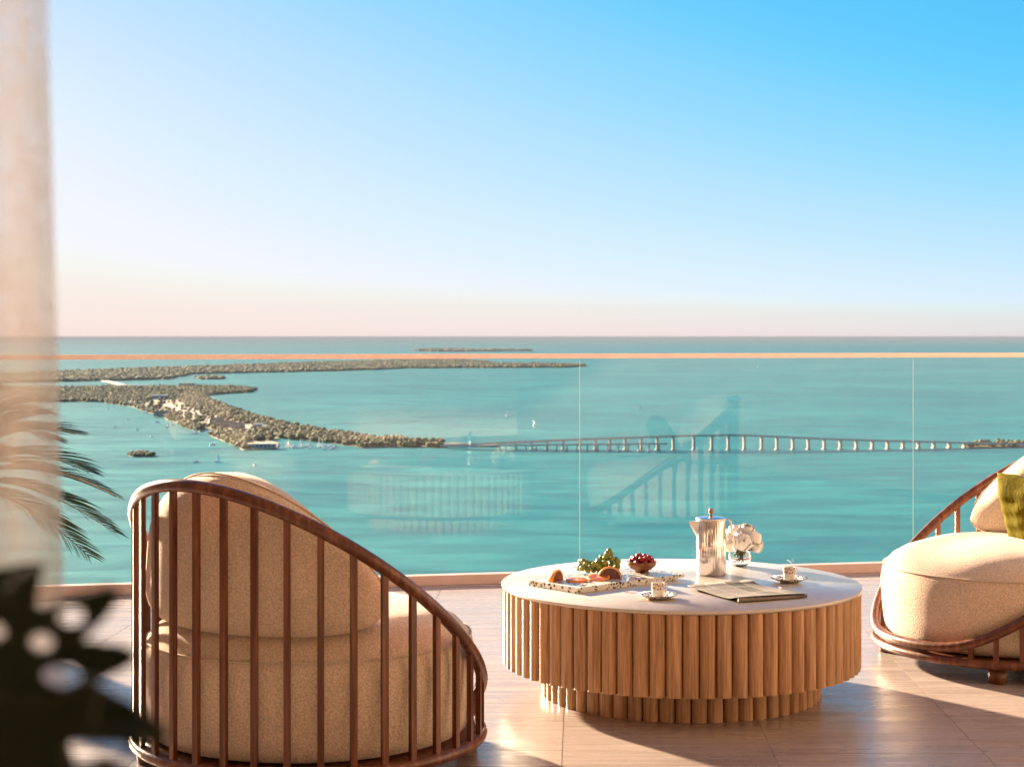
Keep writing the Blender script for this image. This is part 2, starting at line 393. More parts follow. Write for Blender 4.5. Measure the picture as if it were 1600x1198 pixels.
tag(ob('added_wall_left', box(-4.4, -4.203, -3.2, 6.6, -.3, 2.848), 'plaster', smooth=False), None, None, None, 'structure')  # unseen wall, added to keep the sun off the curtain and near leaves
tag(ob('added_wall_right', box(4.603, 4.8, -3.2, 8.0, -.3, 2.848), 'added_wall_cladding', smooth=False), None, None, None, 'structure')  # unseen wall, added to bounce warm sunlight back into the terrace
# glass balustrade
bal = thing('glass_balustrade', 'frameless glass balustrade with slim bronze handrail along the terrace edge', 'balustrade', (GP.x, GP.y, 0), math.atan2(GD.y, GD.x))
def s_at(px):      # position along the glass seen at photo column px
    k = (px - 800) / FPX; d = Vector((k, 1.0)); tt = GP.dot(GN) / d.dot(GN); return (d * tt - GP).dot(GD)
s1, s2 = s_at(906), s_at(1427)
cuts = [-2.3, s1, s2, s2 + (s2 - s1), s2 + 2 * (s2 - s1)]
for a, b in zip(cuts[:-1], cuts[1:]):
    gp = ob('glass_pane', box(a + .0008, b - .0008, -.003, .003, .046, 1.0455), 'glass_sheet', bal, False)
    gp.data.materials.append(M['glass_edge'])
    for q in (4, 5): gp.data.polygons[q].material_index = 1
ob('handrail', box(cuts[0], cuts[-1], -.022, .022, 1.048, 1.070), 'bronze', bal, False)
ob('base_track', box(cuts[0], cuts[-1], -.028, .028, .0005, .045), 'track_metal', bal, False)

# ------------------------------------------------------------------ lounge chairs
def rail_z(phi):
    z = .417 + .358 * math.cos(phi); m = .097; d = z - m
    return m + .5 * (d + math.sqrt(d * d + .0009))
def make_chair(label):
    ch = thing('lounge_chair', label, 'chair', group='slatted lounge chairs')
    RR = .472
    N = 120
    ob('top_rail', tube([(-RR * math.cos(2 * math.pi * k / N), -RR * math.sin(2 * math.pi * k / N), rail_z(2 * math.pi * k / N)) for k in range(N)], .0168, 12, True), 'walnut', ch)
    ob('base_ring', tube([(RR * math.cos(2 * math.pi * k / N), RR * math.sin(2 * math.pi * k / N), .066) for k in range(N)], .0155, 12, True), 'walnut', ch)
    for k in range(36):
        phi = R(5 + 10 * k); zt = rail_z(phi) - .004
        if zt < .11: continue
        o = ob('slat', box(-.0065, .0065, -.0085, .0085, .072, zt), 'walnut', ch, False, (-RR * math.cos(phi), -RR * math.sin(phi), 0), (0, 0, phi))
    for k in range(4):
        a = R(45 + 90 * k)
        ob('foot', lathe([(.026, 0), (.030, .004), (.032, .052)], 20), 'walnut', ch, True, (.435 * math.cos(a), .435 * math.sin(a), 0))
    ob('seat_base', lathe([(.44, .054), (.457, .058), (.457, .074), (.44, .078)], 64), 'walnut', ch)
    pr = [(.40, .079), (.428, .088), (.439, .12), (.446, .18), (.4515, .25), (.4515, .29), (.447, .32), (.4405, .335), (.434, .352), (.41, .378), (.37, .402), (.31, .420), (.22, .433), (.12, .440), (.04, .442)]
    sv, sf = lathe(pr, 72)
    def dent(p, k):      # slack upholstery: shallow dents and pulls
        x, y, z = p; q = math.sin(7 * x + 3 * y + k) * math.sin(6 * y - 4 * x + 2 * k) + .5 * math.sin(15 * x - 9 * y + 12 * z + k)
        return (x, y, z + (.0045 * q - .004 if z > .34 else 0))
    seat = ob('seat_cushion', ([dent(p, .7) for p in sv], sf), 'boucle', ch)
    ob('piping', tube([(.4425 * math.cos(2 * math.pi * k / 90), .4425 * math.sin(2 * math.pi * k / 90), .3375) for k in range(90)], .0028, 6, True), 'piping_fabric', seat)
    # back cushion: a crescent swept round the inside of the slats
    PH, NU, NS = 74.0, 56, 28
    V, F = [], []; pipe = []
    for i in range(NU + 1):
        u = -1 + 2 * i / NU; u = math.copysign(1 - (1 - abs(u)) ** 1.6, u) if abs(u) < 1 else u
        phi = R(PH * u); s = max(0.02, (1 - abs(u) ** 7)) ** .5
        zt = rail_z(phi) + .015 + .009 * math.cos(phi); zb = .388
        hh = (zt - zb) / 2; zc = (zt + zb) / 2; th = .105 - .025 * abs(u) ** 2
        rc = .447 - th
        for j in range(NS):
            a = 2 * math.pi * j / NS; e = 2 / 3.0
            ca, sa = math.cos(a), math.sin(a)
            x = math.copysign(abs(ca) ** e, ca) * th * (s * .6 + .4 * s * s); z = math.copysign(abs(sa) ** e, sa) * hh * s
            if x < 0: x *= 1.25
            lean = -.03 * (z / max(hh, .01) + 1) * .5
            r = rc + x + lean * 0.4
            r += .004 * math.sin(9 * phi + 14 * z) * math.sin(5 * phi - 11 * z + 1)
            V.append((-r * math.cos(phi), -r * math.sin(phi), zc + z))
        if abs(u) < .96: pipe.append((-(rc + .25 * th) * math.cos(phi), -(rc + .25 * th) * math.sin(phi), zc + hh * s * .999))
    for i in range(NU):
        for j in range(NS):
            j2 = (j + 1) % NS; F.append((i * NS + j, i * NS + j2, (i + 1) * NS + j2, (i + 1) * NS + j))
    F.append(tuple(range(NS - 1, -1, -1))); F.append(tuple(range(NU * NS, (NU + 1) * NS)))
    bk = ob('back_cushion', (V, F), 'boucle', ch)
    ob('piping', tube(pipe, .0026, 6), 'piping_fabric', bk)
    return ch
chair = make_chair('beige lounge chair with walnut slats seen from behind, turned to the water')
chair.location = (-.555, 4.63, 0); chair.rotation_euler.z = R(-125 - 180)
chair2 = copy_tree(chair); chair2.location = (1.776, 6.0, 0); chair2.rotation_euler.z = R(-157)
chair2['label'] = 'beige lounge chair with mustard pillow, facing the round table'
# mustard pillow
V, F = [], []; n = 26; S = .155
for side in (1, -1):
    for i in range(n + 1):
        for j in range(n + 1):
            u, v = -1 + 2 * i / n, -1 + 2 * j / n
            puff = (max(0, 1 - u ** 4) * max(0, 1 - v ** 4)) ** .55
            pin = 1 - .06 * (1 - min(1, (abs(u) ** 2 + abs(v) ** 2) / 2))
            wr = .006 * math.sin(9 * u + 3 * v * v) * (1 - puff * .6) + .003 * math.sin(17 * v + 5 * u)
            V.append((side * (.066 * puff + wr * puff), u * S * (1 - .05 * (1 - v * v)), v * S * (1 - .05 * (1 - u * u))))
    o = 0 if side == 1 else (n + 1) ** 2
    for i in range(n):
        for j in range(n):
            q = (o + i * (n + 1) + j, o + (i + 1) * (n + 1) + j, o + (i + 1) * (n + 1) + j + 1, o + i * (n + 1) + j + 1)
            F.append(q if side == 1 else q[::-1])
pil = ob('throw_pillow', (V, F), 'mustard_velvet', None, True, (1.85, 5.90, .515), (R(6), R(-24), R(-150 + 180)))
tag(pil, 'crinkled mustard green velvet pillow leaning on the lounge chair backrest', 'pillow')

# ------------------------------------------------------------------ round table
TC, TT = (.545, 5.46), .355
tab = thing('coffee_table', 'round two-tier coffee table of fluted oak with pale stone top', 'table', (TC[0], TC[1], 0))
ob('tabletop', lathe([(.560, TT - .012), (.5785, TT - .011), (.5805, TT - .002), (.578, TT)], 144), 'table_stone', tab)
ob('core', lathe([(.544, .104), (.544, TT - .0125)], 96), 'oak', tab)
ob('plinth', lathe([(.419, .001), (.419, .1035)], 96), 'oak', tab)
def flute(w, depth, h):
    n = 10; P = []
    for k in range(n + 1):
        a = math.pi * k / n
        P.append((depth * math.sin(a) ** .8 if 0 < k < n else 0, -w * math.cos(a)))
    P += [(-.012, w), (-.012, -w)]
    return prism(P, 0, h)
def ring(n, r, w, depth, z0, h, ph):
    me = mesh('flute', *flute(w, depth, h), 'oak', False)
    for i, p in enumerate(me.polygons): p.use_smooth = i >= 2
    try: me.set_sharp_from_angle(angle=R(50))
    except Exception: pass
    for k in range(n):
        a = 2 * math.pi * (k + ph) / n
        link('flute', me, tab, (r * math.cos(a), r * math.sin(a), z0), (0, 0, a))
ring(72, .553, .0237, .0225, .100, TT - .0125 - .100, .5)
ring(56, .428, .0234, .0215, .0005, .103, .3)

def on_table(px, py, z=TT):       # point of the plane z seen at a photo pixel (used once to read off positions)
    d = FPX * (HC - z) / (py - 526); return ((px - 800) / FPX * d, d, z)

# coffee pot
x, y, z = on_table(1111, 897)
pot = thing('coffee_pot', 'tall polished steel coffee pot with wooden knob', 'coffee pot', (x, y, TT + .0005))
n = 160; V, F = [], []
for zz, rr in [(0, .0475), (.003, .049), (.18, .049), (.183, .0475)]:
    for k in range(n):
        a = 2 * math.pi * k / n; r = rr + .0004 * math.cos(20 * 2 * a); V.append((r * math.cos(a), r * math.sin(a), zz))
for j in range(3):
    for k in range(n): F.append((j * n + k, j * n + (k + 1) % n, (j + 1) * n + (k + 1) % n, (j + 1) * n + k))
F.append(tuple(range(n - 1, -1, -1))); F.append(tuple(range(3 * n, 4 * n)))
ob('body', (V, F), 'steel', pot)
lid = ob('lid', lathe([(.050, .1835), (.0515, .185), (.0515, .188), (.044, .1905), (.02, .193), (.006, .194)], 64), 'steel_satin', pot)
ob('knob', lathe([(.0045, .193), (.004, .199), (.0075, .205), (.0085, .212), (.0065, .219), (.002, .2215)], 24), 'knob_wood', lid)
V = [(-.044, -.020, .180), (-.044, .020, .180), (-.076, 0, .178), (-.046, -.012, .132), (-.046, .012, .132), (-.074, 0, .170), (-.048, 0, .120)]
ob('spout', (V, [(0, 1, 2), (0, 2, 5, 3), (1, 4, 5, 2), (3, 5, 6), (4, 6, 5), (0, 3, 6, 4, 1)]), 'steel_satin', pot, False, (0, 0, 0), (0, 0, R(8)))
ob('handle', tube([(.046, 0, .182), (.056, -.004, .186), (.064, -.008, .180), (.069, -.01, .150), (.074, -.012, .110), (.0755, -.0125, .085)], [.003, .003, .0032, .0034, .0034, .002], 10), 'steel_satin', pot)

# vase with peonies
x, y, z = on_table(1156, 884)
vase = thing('flower_vase', 'small clear glass bowl vase half full of water behind coffee pot', 'vase', (x, y, TT + .0005))
vase_o = [(.016, 0), (.022, .001), (.033, .010), (.0395, .026), (.040, .038), (.037, .052), (.033, .060)]
vase_i = [(.031, .060), (.035, .052), (.0378, .038), (.0372, .026), (.031, .0115), (.021, .004), (.012, .0035)]
ob('bowl', lathe(vase_o + vase_i, 48), 'clear_glass', vase)
bq = thing('bouquet', 'white peonies bunched in the small glass vase', 'flowers', (x, y, TT + .004))
def peony(r, seed):
    g = np.random.default_rng(seed); P = []
    for L, (cnt, th0, rk, sz) in enumerate([(4, .25, .62, .55), (5, .62, .74, .62), (6, 1.0, .86, .70), (7, 1.45, .95, .75), (7, 1.95, 1.0, .8)]):
        for k in range(cnt):
            az = 2 * math.pi * (k + .4 * (L % 2) + .25 * g.random()) / cnt; V, F = [], []
            for i in range(6):
                for j in range(7):
                    u, v = i / 5, -1 + j / 3
                    th = th0 + .75 * sz * (.5 - u) * 1.9; w = sz * .95 * (1 - .55 * (1 - u) ** 2) * (1 - .30 * u ** 6 * v * v)
                    rr = r * rk * (1 + .16 * u ** 3 + .05 * math.sin(7 * v + k * 2 + L) * u * u - .06 * (1 - u))
                    a2 = v * w / max(.35, math.sin(max(.3, min(2.8, th)))) * .62
                    V.append((rr * math.sin(th) * math.cos(a2), rr * math.sin(th) * math.sin(a2), rr * math.cos(th)))
            for i in range(5):
                for j in range(6): F.append((i * 7 + j, (i + 1) * 7 + j, (i + 1) * 7 + j + 1, i * 7 + j + 1))
            P.append(xf((V, F), Matrix.Rotation(az, 4, 'Z')))
    return join(*P)
heads = [(-.034, -.014, .078, .034, -.4, .1), (.004, -.022, .082, .036, .15, .35), (.042, -.008, .086, .031, .75, .2), (-.008, .022, .104, .034, -.1, -.2), (.024, .016, .110, .031, .35, -.2), (.055, .008, .068, .026, 1.2, 0)]
for k, (hx, hy, hz, r, tx_, ty_) in enumerate(heads):
    h = ob('flower_head', peony(r, k + 3), 'petal', bq, True, (hx, hy, hz), (ty_, tx_, k * 1.1))
    ob('stem', tube([(hx, hy, hz), (hx * .55, hy * .55, .055), (-hx * .2 + .003 * k, -hy * .3, .022), (-hx * .45, -hy * .5, .009)], .0016, 6), 'stem_green', bq)
for k in range(9):
    a = k * 2.4; V = []; L = .032; lx, ly = .016 * math.cos(a), .016 * math.sin(a)
    for i in range(6):
        u = i / 5; w = .007 * math.sin(math.pi * min(1, u + .08)) + .0002
        c = Vector((lx * (1 + .25 * u), ly * (1 + .25 * u), .058 - L * u))
        s = Vector((-math.sin(a), math.cos(a), .15)) * w; V += [c - s, c + s]
    ob('leaf', (V, [(2 * i, 2 * i + 1, 2 * i + 3, 2 * i + 2) for i in range(5)]), 'stem_green', bq)

# cups
def make_cup(label, loc, rz):
    s = thing('saucer', label[1], 'saucer', loc, rz, 'espresso saucers')
    n = 72; prof = [(.022, .0005), (.030, .001), (.046, .007), (.0585, .0135), (.0590, .0150), (.046, .0092), (.030, .0036), (.018, .0034)]
    V, F = [], []
    for r, z_ in prof:
        for k in range(n):
            a = 2 * math.pi * k / n; q = r * (1 + .035 * math.cos(9 * a) * (r / .059) ** 3); V.append((q * math.cos(a), q * math.sin(a), z_))
    for j in range(len(prof) - 1):
        for k in range(n): F.append((j * n + k, j * n + (k + 1) % n, (j + 1) * n + (k + 1) % n, (j + 1) * n + k))
    F.append(tuple(range(n - 1, -1, -1))); F.append(tuple(range((len(prof) - 1) * n, len(prof) * n)))
    ob('plate', (V, F), 'saucer_pattern', s)
    ob('gold_foot', lathe([(.030, .0003), (.034, .0026), (.030, .0035), (.028, .0010)], 40, False), 'gold_rim', s)
    c = thing('espresso_cup', label[0], 'cup', (loc[0], loc[1], loc[2] + .0041), rz, 'espresso cups')
    ob('body', lathe([(.0150, 0), (.0168, .0006), (.0185, .008), (.0195, .0245)], 40, False), 'porcelain', c)
    ob('pattern_band', lathe([(.01952, .0246), (.0200, .036), (.0206, .0435)], 40, False), 'cup_pattern', c)
    ob('lining', lathe([(.0206, .0436), (.0204, .0450), (.0194, .0448), (.0180, .025), (.0150, .006), (.004, .004)], 40, False), 'porcelain', c)
    ob('coffee', lathe([(.0004, .0372), (.0188, .0370)], 32, False), 'coffee', c)
    ob('handle', tube([(.0195, 0, .038), (.026, 0, .041), (.0305, 0, .034), (.0285, 0, .024), (.0190, 0, .018)], .0018, 8), 'porcelain', c)
    return s
xa, ya, _ = on_table(1028, 935); xb, yb, _ = on_table(1233, 909)
make_cup(('espresso cup with dark red band beside the terrazzo tray', 'scalloped patterned saucer with a spoon, next to the terrazzo tray'), (xa, ya, TT + .0003), R(15))
make_cup(('steaming espresso cup with dark red band beyond the folded newspaper', 'scalloped patterned saucer beyond the folded newspaper'), (xb, yb, TT + .0003), R(20))
sp = thing('spoon', 'small silver teaspoon resting on the saucer rim', 'spoon', (xa - .046, ya - .004, TT + .0165), R(172))
ob('handle', tube([(0, 0, 0), (.02, 0, .001), (.04, 0, .0015), (.056, 0, .002)], [.0010, .0012, .0016, .0024], 8), 'steel_satin', sp)
ob('bowl', sphere(.0085, 14, 8, (-.008, 0, .0006), (1.3, .85, .25)), 'steel_satin', sp)

# folded newspaper
A, B, C, D = [Vector(on_table(*p)[:2]) for p in ((1095, 925), (1156, 909), (1240, 932), (1174, 945))]
cn = (A + B + C + D) / 4
ex = ((C - B) + (D - A)) * .5; ey = ((B - A) + (C - D)) * .5
news = thing('newspaper', 'folded newspaper lying in front of the coffee pot', 'newspaper', (cn.x, cn.y, TT), math.atan2(ex.y, ex.x))
lx, ly = ex.length, ey.length
def sheet(k, z0):
    n, m = 18, 8; V, F, UV = [], [], []; sx = lx * (1 - .012 * k); sy = ly * (1 - .015 * k)
    for s in (0, 1):
        for i in range(n + 1):
            for j in range(m + 1):
                u, v = i / n, j / m
                zz = z0 + .0040 * math.sin(7 * u + 2.5 * v + .3 * k) * (.4 + .6 * v) + .0105 * max(0, (u - .72) / .28) ** 2 * (1 - .5 * v) + .006 * max(0, (.12 - u) / .12) ** 2 + .0015
                V.append(((u - .5) * sx + .004 * k * (v - .5), (v - .5) * sy, zz + s * .0007)); UV.append((u * 1.0 + k * .37, v + k * .21))
    o = (n + 1) * (m + 1)
    for i in range(n):
        for j in range(m):
            a = i * (m + 1) + j; F.append((a, a + 1, a + m + 2, a + m + 1)); F.append((o + a, o + a + m + 1, o + a + m + 2, o + a + 1))
    for i in range(n):
        a = i * (m + 1); F.append((a, a + m + 1, o + a + m + 1, o + a)); b = a + m; F.append((b, o + b, o + b + m + 1, b + m + 1))
    for j in range(m):
        F.append((j, o + j, o + j + 1, j + 1)); b = n * (m + 1) + j; F.append((b, b + 1, o + b + 1, o + b))
    return V, F, UV
for k in range(5):
    V, F, UV = sheet(4 - k, .0010 + .0011 * k)
    ob('page', (V, F), 'newsprint', news, True, (.001 * (k % 2), .0012 * (k % 3), 0), (0, 0, R(.8 * (k - 2))), UV)
# rolled fold at the right end
pts = [(lx / 2 - .002, -ly / 2 + ly * q, 0.0105 - .0045 * q) for q in (0, .25, .5, .75, 1)]
ob('fold', tube(pts, [.0062, .0056, .005, .0045, .004], 14), 'paper_edge', news)

# terrazzo tray with fruit
zt = TT + .0185
L_, F_, R_ = [Vector(on_table(px, py, zt)[:2]) for px, py in ((837, 904), (901, 918), (1069, 896))]
ux = (R_ - F_).normalized(); uy = (L_ - F_); uy = Vector((-ux.y, ux.x)) * .225
wx = (R_ - F_).length
cn = F_ + ux * wx / 2 + uy / 2; az = math.atan2(ux.y, ux.x)
tray = thing('serving_tray', 'rectangular terrazzo tray with green and black chips, fruit on it', 'tray', (cn.x, cn.y, TT), az)
w2, h2 = wx / 2, .225 / 2
ob('slab', box(-w2, w2 - .028, -h2, h2, .0006, .0178), 'terrazzo', tray, False)
ob('lip', box(w2 - .0275, w2, -h2, h2, .008, .0180), 'terrazzo', tray, False)
def tp(px, py): return on_table(px, py, zt)
def orange_piece(label, loc, r, az, tilt=0.0):
    # a wedge: one cut face upright towards +X, another on the tray
    o = thing('orange_wedge', label, 'orange', loc, az, 'cut blood oranges')
    n = 14; V, F = [], []
    for i in range(n + 1):
        th = math.pi / 2 * i / n
        for j in range(2 * n + 1):
            ph = math.pi * j / (2 * n)
            V.append((-r * math.sin(th) * math.sin(ph), r * math.cos(ph), r * math.cos(th) * math.sin(ph)))
    m = 2 * n + 1
    for i in range(n):
        for j in range(2 * n): F.append((i * m + j, i * m + j + 1, (i + 1) * m + j + 1, (i + 1) * m + j))
    ob('peel', (V, F), 'orange_peel', o)
    def face(rad, off):
        P = [(off, rad * math.cos(math.pi * k / 24), rad * math.sin(math.pi * k / 24)) for k in range(25)]
        return P, [tuple(range(25))]
    ob('peel_edge', face(r, .0002), 'orange_peel', o, False); ob('pith', face(r * .93, .0008), 'pith', o, False)
    ob('flesh', face(r * .86, .0014), 'orange_flesh', o, False)
    for k in range(5):
        a = math.pi * (k + 1) / 6
        ob('membrane', ([(.0018, r * .86 * math.cos(a - .012), r * .86 * math.sin(a - .012)), (.0018, r * .86 * math.cos(a + .012), r * .86 * math.sin(a + .012)), (.0018, .0006, .001), (.0018, -.0006, .001)], [(0, 1, 2, 3)]), 'orange_flesh', o, False)
    return o
p = tp(953, 904); orange_piece('blood orange wedge with dark cut face next to the grapes', (p[0], p[1], zt), .040, R(-82))
p = tp(872, 907); orange_piece('blood orange wedge standing alone near the tray corner', (p[0], p[1], zt), .036, R(-30))
for k, (px, py, dz, ti, lab) in enumerate([(902, 907, .003, .03, 'thin blood orange slice lying flat between the wedges'), (935, 905, .007, .16, 'thin blood orange slice propped on another slice')]):
    p = tp(px, py); s = thing('orange_slice', lab, 'orange slice', (p[0], p[1], zt + dz), 0); s.rotation_euler = (ti, -ti * .8, .4)
    r = .036
    ob('peel', lathe([(r * .9, -.0022), (r, -.0018), (r, .0018), (r * .9, .0022)], 40), 'orange_peel', s)
    ob('pith', lathe([(.0005, .0023), (r * .92, .00235)], 40, False), 'pith', s)
    for q in range(9):
        a0, a1 = 2 * math.pi * (q + .06) / 9, 2 * math.pi * (q + .94) / 9
        P = [(.005 * math.cos((a0 + a1) / 2), .005 * math.sin((a0 + a1) / 2), .0030)] + [(r * .86 * math.cos(a0 + (a1 - a0) * w / 5), r * .86 * math.sin(a0 + (a1 - a0) * w / 5), .0030) for w in range(6)]
        ob('segment', (P, [tuple(range(7))]), 'slice_flesh', s, False)
# grapes
p = tp(936, 897)
gb = thing('grape_bunch', 'bunch of green grapes heaped at the back of the tray', 'grapes', (p[0], p[1] + .01, zt))
gm = mesh('grape', *sphere(.0096, 14, 9, (0, 0, 0), (1, 1, 1.12)), 'grape_skin')
g = np.random.default_rng(4); placed = []
tries = 0
while len(placed) < 46 and tries < 9000:
    tries += 1
    a = g.random()
    x = -.066 + .130 * a; hmax = .022 + .046 * math.exp(-((x - .030) / .026) ** 2) + .012 * math.exp(-((x + .045) / .02) ** 2)
    q = np.array((x, g.normal(0, .015), .0105 + g.random() * hmax))
    if abs(q[1]) > .034 or any(np.linalg.norm(q - b) < .0172 for b in placed): continue
    placed.append(q)
for q in placed: link('grape', gm, gb, tuple(q), (g.random() * 2, g.random() * 2, 0))
ob('stalk', tube([(-.085, -.006, .022), (-.06, 0, .022), (-.02, 0, .024), (.03, 0, .035), (.045, .0, .055)], [.0012, .0018, .0022, .002, .0014], 7), 'stem_green', gb)
# bowl with berries
p = tp(1002.5, 893)
bw = thing('wooden_bowl', 'small footed wooden bowl filled with red berries', 'bowl', (p[0], p[1], zt), 0)
ob('body', lathe([(.022, 0), (.024, .001), (.0225, .006), (.034, .011), (.046, .021), (.0505, .034), (.0495, .0355), (.044, .024), (.030, .013), (.006, .011)], 56), 'bowl_wood', bw)
bm_parts = [sphere(.0046, 8, 5, (.0046 * math.cos(a) * c, .0046 * math.sin(a) * c, zz)) for zz, c, cnt in ((-.004, .9, 6), (.0, 1.1, 7), (.004, .7, 5), (.0068, 0, 1)) for a in [2 * math.pi * k / cnt + zz * 90 for k in range(cnt)]]
bmesh_ = mesh('raspberry', *join(*bm_parts), 'raspberry_red')
k = 0
for (rr, cnt, zz) in ((.036, 11, .0335), (.020, 7, .040), (.0, 1, .047), (.012, 3, .0505), (.029, 6, .0445)):
    for q in range(cnt):
        a = 2 * math.pi * (q + .37 * k) / cnt + rr * 50; k += 1
        o = link('raspberry', bmesh_, None, (p[0] + rr * math.cos(a), p[1] + rr * math.sin(a), zt + zz + g.random() * .002), (g.random() * 3, g.random() * 3, 0))
        tag(o, 'dark red raspberry heaped in the small wooden bowl', 'raspberry', 'raspberries in the wooden bowl')
# steam
t = NT('steam_vapour'); t.n.remove(t.bsdf); vs = t.node('ShaderNodeVolumePrincipled'); vs.inputs['Density'].default_value = 55; vs.inputs['Color'].default_value = (1, 1, 1, 1); t.l.new(vs.outputs[0], t.out.inputs['Volume']); M['steam_vapour'] = t.m
st = ob('steam_wisp', join(tube([(0, 0, 0), (.004, 0, .006), (-.003, 0, .012), (-.010, 0, .016), (-.008, 0, .021)], [.001, .003, .0035, .003, .001], 8), tube([(.008, 0, .004), (.011, 0, .011), (.008, 0, .017), (.013, 0, .026)], [.001, .002, .0025, .001], 8)), 'steam_vapour', None, True, (xb + .004, yb, TT + .056))
tag(st, 'thin wisp of steam rising from the espresso cup', 'steam', None, 'stuff')

# ------------------------------------------------------------------ areca palm on the terrace
def frond(name, parent, base, az, L, rise, droop, seed):
    g = np.random.default_rng(seed); n = 26; pts = []
    d = Vector((math.cos(az), math.sin(az), 0))
    for i in range(n + 1):
        u = i / n
        pts.append(Vector(base) + d * (L * (math.sin(rise) * u * .85 + .42 * droop * u ** 2.2)) + Vector((0, 0, L * (math.cos(rise) * u - droop * .62 * u ** 2.4))))
    V, F = [], []
    for i in range(8, n):
        for rep in range(2):
            u = (i + .5 * rep) / n; p0 = pts[i].lerp(pts[min(i + 1, n)], .5 * rep); tg = (pts[min(i + 1, n)] - pts[i]).normalized()
            sd = tg.cross(Vector((0, 0, 1))).normalized(); up = sd.cross(tg)
            for s in (-1, 1):
                ll = L * .36 * math.sin(math.pi * min(1, (u - .22) * 1.1 + .10)) ** .7 * (.85 + .3 * g.random())
                dr = (sd * s * .62 + tg * .95 + up * (.22 + .1 * g.random())).normalized(); w = .0036 + .0014 * g.random(); o = len(V)
                for q in range(5):
                    v = q / 4; c = p0 + dr * ll * v - Vector((0, 0, ll * .24 * v * v)); wd = tg.cross(dr).cross(dr).normalized() * w * (math.sin(math.pi * (v * .88 + .1)) ** .8)
                    V += [c - wd, c + wd]
                for q in range(4): F.append((o + 2 * q, o + 2 * q + 1, o + 2 * q + 3, o + 2 * q + 2))
    f = ob('frond', (V, F), 'palm_leaflet', parent)
    ob('stem', tube(pts, [.0065 * (1 - .8 * i / n) for i in range(n + 1)], 6), 'palm_stem', f)
palm = thing('areca_palm', 'green feathery palm growing in a clay planter by the glass corner', 'palm', (-2.20, 6.45, .66))
for k in range(40):
    a = k * 2.399 + .3; ri = .10 + .75 * ((k % 8) / 8) + .05 * random.random()
    frond('frond', palm, (.03 * math.cos(a), .03 * math.sin(a), -.16 * (k % 3) / 2), a, .48 + .16 * random.random() - .10 * ((k % 8) / 8), ri, .25 + .7 * random.random(), k)
for k, (az, L, ri, dr) in enumerate([(.05, .62, .62, .75), (-.25, .62, .85, .85), (.2, .58, 1.05, .9), (-.1, .56, 1.22, 1.0), (.3, .60, .42, .7), (-.4, .55, 1.35, 1.0)]):
    frond('frond', palm, (.02, 0, -.1), az, L, ri, dr, 90 + k)
pl = thing('planter', 'round clay planter holding the feathery palm', 'planter', (-2.20, 6.45, .0005))
ob('vessel', lathe([(.15, 0), (.17, .01), (.205, .26), (.215, .55), (.205, .555), (.19, .53), (.02, .52)], 48), 'planter_clay', pl)
ob('soil', lathe([(.001, .534), (.190, .532)], 40, False), 'potting_soil', pl)
for k in range(9):
    a = k * .7; ob('cane', tube([(.05 * math.cos(a), .05 * math.sin(a), -.128), (.035 * math.cos(a), .035 * math.sin(a), .05)], .008, 8), 'palm_stem', palm)

# ------------------------------------------------------------------ sheer curtain beside the camera
cur = thing('sheer_curtain', 'sheer white linen curtain hanging at the open side of the terrace', 'curtain', (0, 0, 0))
YC = .75
V, F = [], []; nu, nv = 150, 26
for i in range(nu + 1):
    for j in range(nv + 1):
        u, v = i / nu, j / nv; z = 2.79 - 2.775 * v
        xe = -.2185 + .0095 * min(1.6, max(0, (1.35 - z)) / .35)
        s = u * 1.0; x = xe - s * .95; yy = YC + .022 * math.sin(2 * math.pi * s * 9 + .8 * v) + .010 * math.sin(2 * math.pi * s * 21 + 1.3)
        V.append((x, yy + .02 * math.sin(3 * v), z))
for i in range(nu):
    for j in range(nv): a = i * (nv + 1) + j; F.append((a, a + 1, a + nv + 2, a + nv + 1))
ob('cloth', (V, F), 'sheer_linen', cur)
ob('curtain_track', box(-1.25, -.17, YC - .02, YC + .02, 2.795, 2.8495), 'bronze', cur, False)

